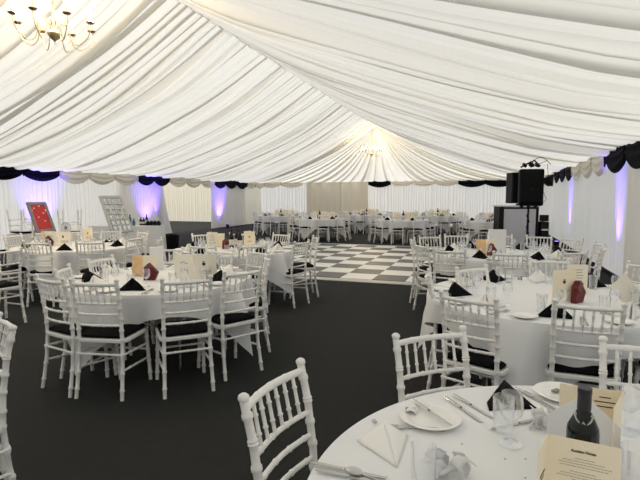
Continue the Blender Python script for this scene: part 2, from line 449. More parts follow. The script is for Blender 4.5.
def make_chair(hi=True):
    r = empty('chiavari_chair')
    sg = 10 if hi else 6
    if hi:
        for s in (-1, 1):
            mb = MB().turned(post_pts(s), .0145, seg=sg, ring=1.28, fr=[.08, .22, .36, .50, .58, .68, .77, .86, .95])
            mb.sphere((s*.180, -.243, .917), .019, 10, 6, (1, 1, .8)); mb.build('back_post', 'white', r)
        for s in (-1, 1):
            MB().turned([(s*.195, .205, 0), (s*.182, .175, .44)], .0145, seg=sg, ring=1.28, fr=[.15, .38, .6, .85]).build('front_leg', 'white', r)
        MB().turned(rail_pts(.885, .026), .0135, seg=sg, ring=1.12, fr=[.25, .5, .75]).build('top_rail', 'white', r)
        for z in (.735, .650, .565): MB().turned(rail_pts(z), .0095, seg=8, ring=1.25, fr=[.12, .37, .63, .88]).build('back_rail', 'white', r)
        for k in range(6):
            u = (k+1)/7; x = -.175+.35*u
            MB().turned([(x, back_y(.735)-.022*math.sin(PI*u), .735), (x, back_y(.885)-.025*math.sin(PI*u), .885)], .0068, seg=6, ring=1.4, fr=[.3, .7]).build('spindle', 'white', r)
        o = rr(.205, .198, .06, front=.022)
        mb = MB(); slab(mb, o, .428, .458); mb.build('seat_frame', 'white', r, bevel=.006)
        mb = MB(); slab(mb, [(x*.93, y*.93) for x, y in o], .459, .492, .018, .012); mb.build('seat_pad', 'pad', r)
        ls = lambda s, z: (s*(.195-.013*z/.44), .205-.03*z/.44, z)
        lb = lambda s, z: (s*.186, -.20, z)
        for s in (-1, 1):
            for z in (.20, .32): MB().turned([ls(s, z), lb(s, z+.02)], .009, seg=8, rings=3, ring=1.25).build('stretcher', 'white', r)
        for z in (.27,): MB().turned([ls(-1, z), ls(1, z)], .009, seg=8, rings=3, ring=1.25).build('stretcher', 'white', r)
        MB().turned([lb(-1, .34), lb(1, .34)], .009, seg=8, rings=3, ring=1.25).build('stretcher', 'white', r)
    else:
        mb = MB()
        for s in (-1, 1): mb.tube(post_pts(s)[2:], .016, 6)
        mb.tube(rail_pts(.885, n=3), .014, 6)
        for z in (.735, .650, .565): mb.tube(rail_pts(z, n=3), .011, 5)
        for k in range(5):
            x = -.175+.35*(k+1)/6; mb.tube([(x, back_y(.735)-.015, .735), (x, back_y(.885)-.015, .885)], .007, 4)
        mb.build('backrest', 'white', r)
        for s in (-1, 1):
            MB().tube(post_pts(s)[:3], .016, 6).build('leg', 'white', r)
            MB().tube([(s*.195, .205, 0), (s*.182, .175, .44)], .016, 6).build('leg', 'white', r)
        mb = MB(); slab(mb, rr(.2, .195, .06, 2), .43, .458); 
        for s in (-1, 1): mb.tube([(s*.19, .19, .28), (s*.186, -.2, .3)], .009, 5)
        mb.tube([(-.19, -.2, .34), (.19, -.2, .34)], .009, 5)
        mb.build('seat_frame', 'white', r)
        mb = MB(); slab(mb, rr(.188, .184, .06, 2), .459, .495, .018, .01); mb.build('seat_pad', 'pad', r)
    return r
chairP = Proto(make_chair(True)); chairL = Proto(make_chair(False))
def chair_pose(p, c, p2=None):
    """p: ground point under the middle of the back top; faces c (or square to the measured rail)"""
    d = Vector((c[0]-p[0], c[1]-p[1])).normalized()
    if p2 is not None:
        rl = Vector((p2[0], p2[1])).normalized(); n = Vector((-rl.y, rl.x))
        if n.dot(d) < 0: n = -n
        L_ = math.hypot(*p2)
        if .32 < L_ < .44 and n.dot(d) > .4: d = n
        elif n.dot(d) > .6: d = (n+d*.4).normalized()
    return (p[0]+d.x*.242, p[1]+d.y*.242), math.atan2(-d.x, d.y)
# ------------------------------------------------------------------ tables and linen
def make_table(name, x, y, Rr, label, mat_='wood'):
    t = empty(name, (x, y, 0))
    MB().lathe([(0, .715), (Rr-.01, .715), (Rr, .722), (Rr, .740), (Rr-.008, .745), (0, .745)], seg=48).build('tabletop', mat_, t)
    for sx in (-1, 1):
        for sy in (-1, 1):
            MB().tube([(sx*.42, sy*.33, .715), (sx*.46, sy*.37, 0)], .014, 8).build('leg', 'steel', t)
        MB().tube([(sx*.43, -.34, .36), (sx*.43, .34, .36)], .010, 8).build('leg_brace', 'steel', t)
    return tag(t, label, 'table')
def cloth_mesh(Rr, half, seed, rot, seg=224, nr=14, flare=1.0):
    rnd = random.Random(seed); ph = [rnd.uniform(0, 6.28) for _ in range(6)]
    vs = [(0, 0, .752)]; rows = []
    NT_ = 5; ND = nr
    for j in range(1, NT_+ND+1):
        for k in range(seg):
            a = 2*PI*k/seg; ca, sa = math.cos(a), math.sin(a)
            e = min(half/max(1e-6, abs(ca)), half/max(1e-6, abs(sa)))
            # round off the cloth corner a little
            if j <= NT_: r = (Rr+.004)*j/NT_; z = .752-(.003 if j == NT_ else 0)
            else:
                t = (j-NT_)/ND; dmax = max(.05, e-Rr); dr = t*dmax
                z = .747-dr*(.985-.03*math.sin(3*a+ph[3]))
                corner = max(0, (dmax-(half-Rr))/(half*1.414-half))
                f = .045*math.sin(9*a+ph[0]+1.5*math.sin(2*a+ph[1]))+.034*math.sin(14*a+ph[2])+.014*math.sin(27*a+ph[4])
                r = Rr+.006+min(dr, .02)*.3+dr*flare*(-.04+.20*corner)+(f-.02)*min(1, dr*3.6)*(.8+.7*corner)
                r = max(r, Rr*.8)
            aa = a
            if j > NT_: aa = a+.05*math.sin(8*a+ph[5])*min(1, dr*2)
            vs.append((r*math.cos(aa+rot), r*math.sin(aa+rot), max(.012, z)))
    fs = [(0, 1+k, 1+(k+1) % seg) for k in range(seg)]
    for j in range(NT_+ND-1):
        o = 1+j*seg
        fs += [(o+k, o+seg+k, o+seg+(k+1) % seg, o+(k+1) % seg) for k in range(seg)]
    return MB().add(vs, fs)
def cloth(x, y, Rr, half, seed, rot, label, seg=224):
    o = cloth_mesh(Rr, half, seed, rot, seg).build('tablecloth', 'cloth', loc=(x, y, 0))
    return tag(o, label, 'tablecloth', 'white tablecloths on the round tables')
ZT = .753
# ------------------------------------------------------------------ tableware prototypes
def napkin(m, nm='napkin'):
    mb = MB(); h = .105
    A = (-.115, -.03, .0); B = (.115, -.03, .0); Tp = (0, -.005, h); P = (0, .14, .0)
    def tri(a, b, c, n=6, sag=.010):
        a, b, c = Vector(a), Vector(b), Vector(c); vs = []; idx = {}
        nn = (b-a).cross(c-a).normalized()
        for i in range(n+1):
            for j in range(n+1-i):
                u, v = i/n, j/n; w = 1-u-v; p = a*w+b*u+c*v
                p = p+nn*sag*27*u*v*w; idx[(i, j)] = len(vs); vs.append(p)
        fs = []
        for i in range(n):
            for j in range(n-i):
                fs.append((idx[(i, j)], idx[(i+1, j)], idx[(i, j+1)]))
                if i+j < n-1: fs.append((idx[(i+1, j)], idx[(i+1, j+1)], idx[(i, j+1)]))
        mb.add([(v.x, v.y, max(0.002, v.z)) for v in vs], fs)
    tri(A, Tp, P); tri(B, P, Tp); tri(A, (0, -.02, .0), Tp, sag=-.01); tri((0, -.02, 0), B, Tp, sag=-.01)
    tri((-.10, -.045, 0), (0, -.034, 0), (-.002, -.014, h*.93), sag=.006); tri((0, -.034, 0), (.10, -.045, 0), (.002, -.014, h*.93), sag=.006)
    return mb.build(nm, m, solid=.0035)
def plate(rad=.085):
    return MB().lathe([(0, .004), (rad*.55, .004), (rad*.6, .002), (rad*.66, .004), (rad, .014), (rad+.002, .017), (rad-.004, .0185), (rad*.68, .010), (rad*.6, .0075), (0, .007)], seg=36).build('side_plate', 'china')
def wineglass(sc=1.0):
    g = empty('wine_glass')
    MB().lathe([(0, .0), (.033, .0), (.034, .003), (.010, .007), (.004, .012), (.0035, .05), (.005, .066), (0, .068)], seg=20).build('stem', 'glass', g)
    MB().lathe([(.002, .066), (.018, .074), (.030, .092), (.034, .112), (.032, .135), (.028, .155), (.027, .155), (.031, .134), (.033, .112), (.029, .093), (.017, .076), (.002, .069)], seg=20, cap=False).build('bowl', 'glass', g)
    return g
def tumbler():
    return MB().lathe([(0, 0), (.029, 0), (.031, .004), (.035, .118), (.0335, .118), (.0295, .010), (0, .010)], seg=22, cap=False).build('tumbler', 'glass')
def knife():
    k = empty('table_knife')
    mb = MB(); mb.grid(lambda u, v: (-.105+.10*u, (.0055+.002*math.sin(PI*u))*math.cos(2*PI*v), .005+.003*math.sin(2*PI*v)), 8, 8); mb.build('handle', 'steel', k)
    mb = MB().add([(-.005, -.006, .003), (.09, -.009, .003), (.115, -.004, .003), (.118, .004, .003), (-.005, .006, .003), (-.005, -.006, .0045), (.09, -.009, .0045), (.115, -.004, .0045), (.118, .004, .0045), (-.005, .006, .0045)],
        [(4, 3, 2, 1, 0), (5, 6, 7, 8, 9), (0, 1, 6, 5), (1, 2, 7, 6), (2, 3, 8, 7), (3, 4, 9, 8), (4, 0, 5, 9)]); mb.build('blade', 'steel', k, smooth=False)
    return k
def fork():
    k = empty('table_fork')
    MB().tube([(-.10, 0, .004), (-.06, 0, .005), (0, 0, .006), (.035, 0, .004)], [.007, .006, .0028, .004], 6).build('handle', 'steel', k)
    mb = MB().box((.046, 0, .005), (.024, .022, .002))
    for q in (-.0085, -.0028, .0028, .0085): mb.box((.075, q, .006), (.04, .0025, .002))
    mb.build('tines', 'steel', k, smooth=False)
    return k
def bottle(body='bottle', lab=True, ribbon=False):
    b = empty('wine_bottle')
    MB().lathe([(0, 0), (.034, 0), (.0375, .006), (.0375, .185), (.036, .200), (.026, .222), (.0155, .242), (.0145, .25), (.0140, .285), (.0155, .287), (.0155, .298), (.0, .299)], seg=24).build('body', body, b)
    MB().lathe([(.0158, .245), (.0162, .249), (.0158, .285), (.0168, .288), (.0165, .3005), (0, .3015)], seg=20).build('foil_capsule', 'foil', b)
    if lab: MB().lathe([(.0379, .06), (.0381, .06), (.0381, .145), (.0379, .145)], seg=24, cap=False).build('paper_label', 'label', b)
    if ribbon:
        q = MB().tube([(.019*math.cos(a), .019*math.sin(a), .232+.004*math.cos(2*a)) for a in [2*PI*k/16 for k in range(17)]], .0018, 6)
        q.tube([(-.022, -.014, .238), (-.015, -.022, .224), (-.004, -.026, .214), (.0, -.027, .222), (.006, -.026, .214), (.016, -.022, .224), (.022, -.014, .238)], .0022, 6)
        q.build('ribbon', 'ribbon', b)
    return b
def crest(mb_, c, s):
    """small heraldic mark: shield with a plume"""
    x, z = c
    pts = [(-.5, .35), (0, .45), (.5, .35), (.48, -.1), (.25, -.42), (0, -.6), (-.25, -.42), (-.48, -.1)]
    mb_.add([(x+p[0]*s, -.0013, z+p[1]*s) for p in pts]+[(x+p[0]*s, -.0005, z+p[1]*s) for p in pts], [tuple(range(8)), tuple(range(15, 7, -1))]+[(k, k+8, (k+1) % 8+8, (k+1) % 8) for k in range(8)])
    for a in (-.5, 0, .5):
        mb_.box((x+a*s*.6, -.001, z+s*.72), (s*.16, .0008, s*.45), mtx=Matrix.Rotation(a, 3, 'Y'))
def card(w=.175, h=.24, ang=60, m='cream', lean=0, ink=True, kind=0):
    """folded menu card standing on its edge; spine at local origin, front leaf faces -y"""
    k = empty('menu_card'); t = .0012
    a2 = math.radians(ang)
    l1 = MB().box((w/2, 0, h/2), (w, t, h)).build('front_leaf', m, k, smooth=False)
    l2 = MB().box((w/2, 0, h/2), (w, t, h)).build('back_leaf', m, k, smooth=False); l2.rotation_euler = (0, 0, a2)
    if ink:
        mb = MB()
        if kind == 0:
            crest(mb, (w*.5, h*.62), .022)
            for z, ww in ((h*.36, .5), (h*.31, .35)): mb.box((w*.5, -.0011, z), (w*ww, .0008, .0035))
        else:
            for q in range(7): mb.box((w*.5, -.0011, h*(.82-.09*q)), (w*R.uniform(.3, .75), .0008, .0028))
        mb.build('printing', 'ink', l1, smooth=False)
    return k
def openmenu():
    k = empty('open_menu'); w, h = .205, .235
    for s in (-1, 1):
        lf = MB().box((s*w/2, 0, h/2), (w, .0015, h)).build('leaf', 'cream2', k, smooth=False); lf.rotation_euler = (.12, 0, s*.16)
        mb = MB()
        if s > 0:
            crest(mb, (w*.42, h*.62), .030)
            for z in (.36, .30, .24): mb.box((w*.5, -.0011, h*z), (w*.55, .0008, .003))
        else:
            for q, zz in ((-.62, .66), (-.5, .70), (-.38, .64), (-.5, .40), (-.4, .34)): mb.box((w*q, -.0011, h*zz), (w*.14, .0008, .004))
        mb.build('printing', 'ink', lf, smooth=False)
    return k
def pouch():
    """dark red folded gift pouch leaning over, with a paler flap"""
    k = empty('gift_pouch')
    P = [(-.055, 0), (.05, 0), (.085, .075), (.0, .165), (-.05, .12)]
    n = len(P); w = .022
    MB().add([(x, y, z) for y in (-w, w) for x, z in P], [tuple(range(n-1, -1, -1)), tuple(range(n, 2*n))]+[(q, (q+1) % n, n+(q+1) % n, n+q) for q in range(n)]).build('wrapper', 'red', k, smooth=False, bevel=.006)
    MB().add([(-.05, -w-.003, .12), (.0, -w-.003, .165), (.03, -w-.003, .135), (-.02, -w-.006, .07)], [(0, 3, 2, 1)]).build('flap', 'redflap', k, smooth=False, solid=.002)
    return k
def curl():
    k = empty('curled_menu')
    def leaf(a0, bow, hh):
        return lambda u, v: (.13*u*math.cos(a0)+bow*math.sin(PI*u)*math.sin(a0), .13*u*math.sin(a0)-bow*math.sin(PI*u)*math.cos(a0)+.035*v*v, hh*v)
    MB().grid(leaf(.2, .03, .21), 8, 6).build('leaf', 'cream', k, solid=.0012)
    MB().grid(leaf(1.0, .04, .20), 8, 6).build('leaf', 'cream', k, solid=.0012)
    MB().grid(leaf(2.6, .02, .205), 8, 6).build('leaf', 'orange', k, solid=.0012)
    return k
P_nw = Proto(napkin('nap_w')); P_nb = Proto(napkin('nap_b')); P_pl = Proto(plate()); P_wg = Proto(wineglass()); P_tb = Proto(tumbler())
P_kn = Proto(knife()); P_fk = Proto(fork()); P_bt = Proto(bottle()); P_cd = Proto(card()); P_cd2 = Proto(card(kind=1, m='cream2', w=.16)); P_om = Proto(openmenu()); P_po = Proto(pouch()); P_cu = Proto(curl())
def order(items, c):
    """name each (x, y) by its side of table c and its rank from the left of the picture"""
    _, dc = pxof(c[0], c[1], .8); near = []; far = []
    for i, p in enumerate(items):
        q, d = pxof(p[0], p[1], .8); (near if d < dc else far).append((q, i))
    res = {}
    for nm, l in (('near', near), ('far', far)):
        l.sort()
        for k, (_, i) in enumerate(l): res[i] = (nm, ORD[k])
    return res
def put_chairs(cs, c, T_, low=False, grp=None):
    P = [c_[0] for c_ in cs]; names = order(P, c)
    for i, (p, rail) in enumerate(cs):
        (x, y), rz = chair_pose(p, c, rail); side, o = names[i]
        (chairL if low else chairP).put((x, y, 0), rz, f'white spindle-back chair, {side} side of the {T_}, {o} from left', 'chair', grp or f'chairs around the {T_}')
def pairpx(a, b, z=.93):
    A = at(*a, z); B = at(*b, z); return ((A.x+B.x)/2, (A.y+B.y)/2), (B.x-A.x, B.y-A.y)
def mid(px, py): p = at(px, py, .925); return (p.x, p.y), None
def settings(c, Rr, n, ph, T_, full=True, wfirst=0, glasses=True, small=False):
    pts = [(c[0]+math.cos(ph+2*PI*k/n)*Rr*.7, c[1]+math.sin(ph+2*PI*k/n)*Rr*.7) for k in range(n)]; nm = order(pts, c)
    for k in range(n):
        a = ph+2*PI*k/n+R.uniform(-.03, .03); side, o = nm[k]
        rd = Vector((math.cos(a), math.sin(a))); tg = Vector((-rd.y, rd.x)); cc = Vector(c)
        def pos(r, t, z=ZT): q = cc+rd*r+tg*t; return (q.x, q.y, z)
        rz = math.atan2(rd.y, rd.x)
        wh = f'on the {T_}, {side} side, {o} from left'
        white = (k+wfirst) % 2 == 0
        (P_nw if white else P_nb).put(pos(Rr-.20, 0), rz+PI/2+R.uniform(-.5, .5), ('white' if white else 'black')+f' folded napkin {wh}', 'napkin', f'napkins on the {T_}')
        if full:
            P_pl.put(pos(Rr-.115, -.185), 0, f'white side plate {wh}', 'plate', f'side plates on the {T_}')
            P_kn.put(pos(Rr-.13, .145), rz+PI+R.uniform(-.1, .1), f'steel knife {wh}', 'knife', f'knives on the {T_}')
            P_fk.put(pos(Rr-.13, .168), rz+PI+R.uniform(-.08, .08), f'steel fork {wh}', 'fork', f'forks on the {T_}')
        if glasses:
            P_wg.put(pos(Rr-.36, .05), 0, f'stemmed glass {wh}', 'wine glass', f'wine glasses on the {T_}')
            if full or k % 2: P_tb.put(pos(Rr-.33, -.07), 0, f'straight tumbler {wh}', 'tumbler', f'tumblers on the {T_}')
G = []
# --- front left table
c1 = (-2.98, 3.87); R1 = .86; N1 = 'big front left table'
make_table('round_table', *c1, R1, 'round folding banquet table in the left foreground, its steel legs showing below the cloth')
cloth(*c1, R1, 1.06, 101, .717, 'white square cloth over the big front left table, open menu on it')
ch1 = [pairpx((71, 278), (116, 279)), pairpx((164, 278), (209, 275)), pairpx((228, 270), (257.5, 267)), mid(268, 257), mid(258.5, 250.5),
       pairpx((40, 274), (59, 277)), pairpx((55, 268.5), (69, 264.5)), pairpx((86, 259), (114, 254)), ((-3.62, 4.82), None), ((-2.92, 4.86), None)]
put_chairs(ch1, c1, N1)
settings(c1, R1, 10, -1.25, N1, wfirst=1)
p = at(195, 279, ZT); P_om.put(p, yaw-.05, 'wide cream open menu with black crest standing on the big front left table', 'menu')
p = at(143, 277, ZT); P_cu.put(p, yaw+.2, 'curled cream and amber menu leaves on the big front left table', 'menu')
p = at(150, 280, ZT); P_po.put(p, yaw, 'dark red pointed gift pouch on the big front left table', 'pouch')
wb = MB().box((0, 0, .12), (.14, .05, .24)).build('gift_box', 'whitepaper', smooth=False, bevel=.004); wb.location = at(157, 269, ZT); wb.rotation_euler = (0, 0, yaw+.2)
tag(wb, 'plain white upright box behind the curled menu on the front left table', 'box')
# --- second left table with bottles
c2 = (-3.55, 6.35); R2 = .88; N2 = 'left table with wine bottles'
make_table('round_table', *c2, R2, 'round banquet table behind the front left one, carrying wine bottles')
cloth(*c2, R2, 1.085, 102, .52, 'white square cloth on the table with wine bottles, corner nearly touching carpet')
ch2 = [((-2.42, 6.22), (1, 4)), ((-2.50, 7.02), (1, 2.6)), ((-3.25, 7.4), None), ((-2.84, 5.55), None), ((-3.42, 5.28), None), ((-4.50, 6.95), None), ((-4.53, 5.85), None), ((-3.98, 7.32), None)]
put_chairs(ch2, c2, N2)
settings(c2, R2, 10, .1, N2, full=True, wfirst=0)
for (px, py, l) in ((231.5, 249, 'leftmost of the tall three'), (237, 248, 'between the other two tall ones'), (240, 250, 'rightmost of the tall three')):
    P_bt.put(at(px, py, ZT), R.uniform(0, 6), f'dark wine bottle on the second left table, {l}', 'wine bottle', 'dark wine bottles on the second left table')
P_cu.put(at(216, 247, ZT), yaw, 'curled cream and amber menu leaves left of the dark wine bottles', 'menu')
P_po.put(at(226, 249, ZT), yaw, 'dark red pointed gift pouch left of the dark wine bottles', 'pouch')
P_cd.put(at(244, 246.5, ZT), yaw, 'cream folded card just right of the dark wine bottles', 'card')
P_cd2.put(at(207, 248, ZT), yaw+.3, 'cream folded card at far left of the table with wine bottles', 'card')
# --- third left table
c3 = (-6.2, 5.95); R3 = .9; N3 = 'left table below the easels'
make_table('round_table', *c3, R3, 'round banquet table at the left edge, below the red board')
cloth(*c3, R3, 1.10, 103, 1.25, 'white square cloth on the round table at left below the red board')
ch3 = [((-5.85, 4.95), (.944, .31)), ((-5.22, 5.25), (.944, .33)), ((-5.75, 7.0), None), ((-7.32, 5.75), None), ((-6.5, 7.05), None), ((-6.62, 4.85), (.2, 1)), ((-5.08, 6.0), None), ((-7.1, 6.7), None)]
put_chairs(ch3, c3, N3)
settings(c3, R3, 10, .25, N3, full=False, wfirst=1)
P_om.put(at(58, 246, ZT), yaw, 'wide cream open menu on the left table below the easels', 'menu')
P_po.put(at(49, 246, ZT), yaw, 'dark red pointed gift pouch on the left table below the easels', 'pouch')
P_cu.put(at(45, 244, ZT), yaw, 'curled cream menu leaves beside the red pouch below the red board', 'menu')
P_cd.put(at(83, 242, ZT), yaw, 'cream folded card on the right half of the table below the easels', 'card')
bl = empty('table_fan', at(66.5, 241, ZT), yaw)
MB().lathe([(.0, 0), (.06, 0), (.06, .008), (.008, .014), (.008, .16), (0, .16)], seg=16).build('stand', 'silver', bl)
MB().tube([(.085*math.cos(2*PI*k/24), 0, .235+.085*math.sin(2*PI*k/24)) for k in range(25)], .007, 6).build('ring', 'silver', bl)
mb = MB()
for k in range(12):
    a = 2*PI*k/12; mb.tube([(0, 0, .235), (.08*math.cos(a), 0, .235+.08*math.sin(a))], .004, 5)
mb.sphere((0, 0, .235), .03, sc=(1, .5, 1)); mb.build('spokes', 'greyframe', bl)
tag(bl, 'round grey spoked ornament standing on the left table between upturned chair legs', 'ornament')
# --- right table
c5 = (.47, 4.12); R5 = .92; N5 = 'right table with red pouch'
make_table('round_table', *c5, R5, 'round banquet table in the right middle ground holding the dark red pouch')
cloth(*c5, R5, 1.10, 105, .59, 'white square cloth over the right middle table, corner hanging in front')
ch5 = [pairpx((441, 290), (497, 298)), pairpx((552, 298), (628, 303)), (mid(429, 272)[0], (-.041, .365)), pairpx((456, 267), (487, 264)), ((.60, 5.18), (.96, .25)), ((1.42, 5.1), (-.7, .6)), ((1.55, 4.3), None), ((1.38, 3.35), None)]
put_chairs(ch5, c5, N5)
settings(c5, R5, 10, -2.85, N5, wfirst=1)
P_cd.put(at(552, 302, ZT), yaw+.05, 'cream folded menu with black crest left of the dark red pouch', 'card')
P_po.put(at(577, 302.5, ZT), yaw+.6, 'dark red pointed gift pouch beside the cream menu on the right table', 'pouch')
P_cd2.put(at(566, 294, ZT), yaw-.1, 'pale cream card standing behind the red pouch on the right table', 'card')
lc = empty('menu_card', at(643, 304, ZT), yaw+.35)
for s, a in ((1, .55), (-1, -.75)):
    q = MB().box((0, 0, .13), (.15, .0015, .24)).build('leaf', 'cream2', lc, smooth=False); q.location = (s*.055, 0, 0); q.rotation_euler = (0, a, .25*s)
tag(lc, 'cream menu leaning over at the right end of the right table', 'menu')
# --- right rear table
c6 = (.22, 7.08); R6 = .92; N6 = 'right table by the loudspeaker'
make_table('round_table', *c6, R6, 'round banquet table further back on the right, just before the loudspeaker')
cloth(*c6, R6, 1.13, 106, 1.1, 'white square cloth on the round table just before the loudspeaker')
ch6 = [((-1.02, 7.1), (.0, 1)), ((-.80, 6.33), (-.55, .85)), ((-.40, 5.80), (.9, .1)), ((.27, 5.72), (1, .1)), ((.97, 6.1), None), ((1.36, 6.65), (.3, .9)), ((1.45, 7.3), (-.1, 1)), ((1.22, 8.0), (.95, .2)), ((.80, 8.33), (.97, .2)), ((.22, 8.35), None), ((-.46, 8.15), (1, .1)), ((-.84, 7.75), (.9, .45))]
put_chairs(ch6, c6, N6)
settings(c6, R6, 12, .1, N6, wfirst=1)
P_cu.put(at(486, 255, ZT), yaw, 'curled cream and amber menu leaves left of the white box on the rear right table', 'menu')
P_po.put(at(491, 255.5, ZT), yaw+.4, 'dark red pointed gift pouch left of the white box on the rear right table', 'pouch')
wb = MB().box((0, 0, .16), (.24, .06, .32)).build('gift_box', 'whitepaper', smooth=False, bevel=.004); wb.location = at(496.5, 252, ZT); wb.rotation_euler = (0, 0, yaw)
tag(wb, 'large plain white upright box on the rear right table', 'box')
# --- tables beyond the dance floor
far = [((-5.75, 16.5), 'left table just past dance floor'), ((-2.75, 16.6), 'middle table just past dance floor'), ((.25, 16.7), 'right table just past dance floor'),
       ((-8.2, 18.6), 'leftmost table of the back row'), ((-5.0, 20.6), 'second table of the back row'), ((-2.0, 20.9), 'third table of the back row'), ((.9, 20.4), 'rightmost table of the back row')]
farR = .9
for i, (c, nm) in enumerate(far):
    t = make_table('round_table', *c, farR, f'round banquet table, the {nm}', 'wood')
    cloth(*c, farR, 1.12, 120+i, .6 + i*.45 if i != 1 else 1.9, f'white square cloth over the {nm}', seg=120)
    n = 10; ph = [.15, .35, .05, .2, .3, .1, .25][i]
    cs = [((c[0]+math.cos(ph+2*PI*k/n)*1.16, c[1]+math.sin(ph+2*PI*k/n)*1.16), None) for k in range(n)]
    if i == 6: cs = [q for q in cs if q[0][0] < 1.9]
    put_chairs(cs, c, nm, True)
    settings(c, farR, 10, ph, nm, full=False, wfirst=i, glasses=True)
    for k, (dx, dy) in enumerate(((-.22, -.1), (.2, .02), (0, .22), (-.32, .18), (.36, .2))):
        P_cd.put((c[0]+dx, c[1]+dy, ZT), yaw+R.uniform(-.4, .4), f'cream card on the {nm}, {["left", "right", "rear", "rear left", "rear right"][k]} of its centre', 'card', f'cards on the {nm}')
    P_bt.put((c[0]+.05, c[1]-.08, ZT), 0, f'dark wine bottle at the centre of the {nm}', 'wine bottle', 'wine bottles on the far tables')
    P_po.put((c[0]-.1, c[1]-.02, ZT), yaw, f'red gift pouch at the centre of the {nm}', 'pouch', 'gift pouches on the far tables')
# --- stray chairs on the left
chairP.put((-5.55, 4.12, 0), math.radians(80), 'white spindle-back chair seen side-on at left picture edge, middle height', 'chair')
(x, y), rz = chair_pose((-2.245, 1.70), (-2.9, .5), (-.328, .179))
chairP.put((x, y, 0), rz, 'white spindle-back chair cut off by the left picture edge in the foreground', 'chair')
# ------------------------------------------------------------------ foreground table
c4 = (.42, 1.27); R4 = .868; N4 = 'foreground table'
make_table('round_table', *c4, R4, 'round banquet table in the right foreground, cut off by the picture corner')
cloth(*c4, R4, 1.14, 104, .2, 'white cloth on the foreground table at bottom right')
fg = [(pairpx((245, 393), (300, 359)), 'white spindle-back chair in the foreground, left of the foreground table'),
      (pairpx((391, 334), (467.5, 325)), 'white spindle-back chair behind the foreground table, above the white plate'),
      (pairpx((616, 338), (692, 345)), 'white spindle-back chair behind the foreground table at the right picture edge')]
for (p, rl), lab in fg:
    (x, y), rz = chair_pose(p, c4, rl); chairP.put((x, y, 0), rz, lab, 'chair', 'chairs around the foreground table')
def A(px, py, z=ZT): return at(px, py, z)
bp = MB().lathe([(0, .004), (.062, .004), (.068, .002), (.075, .004), (.104, .013), (.107, .0165), (.103, .018), (.077, .010), (.068, .0072), (0, .007)], seg=56).build('dinner_plate', 'china', loc=A(430, 420))
tag(bp, 'white plate holding a knife and a chocolate on the foreground table', 'plate', 'plates on the foreground table')
bp2 = bp.copy(); C.objects.link(bp2); bp2.location = A(563, 396); bp2['label'] = 'white plate behind the grey crumpled tissue and beside the bottle'
def lay(P, a, b, lab, cat, grp, dz=0.0):
    pa, pb = A(*a), A(*b); d = pb-pa; o = P.put(((pa.x+pb.x)/2, (pa.y+pb.y)/2, ZT+dz), math.atan2(d.y, d.x), lab, cat, grp)
    L = .22 if P is P_kn else .195
    return o
KG = 'cutlery on the foreground table'
lay(P_kn, (414, 406), (447, 428), 'steel knife lying across the front white plate', 'knife', KG, .0165)
lay(P_kn, (447, 399), (478, 420), 'steel knife right of the front plate, nearer of the pair', 'knife', KG)
lay(P_kn, (456, 397), (489, 416), 'steel knife right of the front plate, further of the pair', 'knife', KG)
lay(P_kn, (322, 466), (372, 476), 'steel knife at the left rim of the foreground table, rear of the pair', 'knife', KG)
lay(P_kn, (326, 473), (378, 483), 'steel knife at the left rim of the foreground table, front of the pair', 'knife', KG)
lay(P_fk, (430, 430), (398, 428), 'steel fork between the white napkin and the front plate', 'fork', KG)
lay(P_kn, (520, 391), (549, 407), 'steel knife between the black napkin and the rear plate', 'knife', KG)
lay(P_fk, (552, 408), (530, 396), 'steel fork between the black napkin and the rear plate', 'fork', KG)
lay(P_kn, (536, 421), (500, 428), 'steel knife lying behind the wine glass on the foreground table', 'knife', KG)
# spoon
sp = empty('dessert_spoon', A(372, 480), 2.9)
MB().tube([(-.10, 0, .004), (-.05, 0, .005), (.03, 0, .005)], [.006, .005, .003], 6).build('handle', 'steel', sp)
MB().sphere((.055, 0, .009), .026, 14, 8, (1, .66, .22)).build('bowl', 'steel', sp)
tag(sp, 'steel spoon at the left rim of the foreground table', 'spoon', KG)
def big_napkin(m, lab, pts, h, nm='napkin'):
    """folded triangular napkin: three table points, ridge between the first and the far one"""
    a, b, c_, t = [Vector(p) for p in pts]
    o0 = (a+b+c_)/3; mb = MB()
    def tri(p, q, r_, n=8, sg=.006):
        vs = []; ix = {}; nn = (q-p).cross(r_-p).normalized()
        for i in range(n+1):
            for j in range(n+1-i):
                u, v = i/n, j/n; w = 1-u-v; x = p*w+q*u+r_*v+nn*sg*27*u*v*w-o0; ix[(i, j)] = len(vs); vs.append((x.x, x.y, max(.002, x.z+0)))
        fs = []
        for i in range(n):
            for j in range(n-i):
                fs.append((ix[(i, j)], ix[(i+1, j)], ix[(i, j+1)]))
                if i+j < n-1: fs.append((ix[(i+1, j)], ix[(i+1, j+1)], ix[(i, j+1)]))
        mb.add(vs, fs)
    tri(a, b, t); tri(b, c_, t); tri(c_, a, t)
    o = mb.build(nm, m, loc=o0, solid=.004); return tag(o, lab, 'napkin', 'napkins on the foreground table')
big_napkin('nap_w', 'white folded napkin in front of the white plate, foreground table', [A(357, 441), A(397, 468), A(408, 436), A(384, 421, ZT+.03)], .05)
big_napkin('nap_b', 'black folded napkin behind the tall glass on the foreground table', [A(487, 403), A(489, 411), A(537, 409), A(504, 380, ZT+.035)], .06)
big_napkin('nap_w', 'white folded napkin right of the rear plate on the foreground table', [A(606, 398), A(628, 410), A(650, 398), A(628, 385, ZT+.05)], .06)
def foil(loc, rz, lab):
    o = MB().box((0, 0, .008), (.036, .022, .007)).build('chocolate', 'choc', smooth=False, bevel=.002, loc=loc, rot=(0, 0, rz)); return tag(o, lab, 'chocolate', 'chocolates on the foreground plates')
foil(A(410.5, 413)+Vector((0, 0, .006)), .2, 'small olive foil wrapped chocolate on the front white plate')
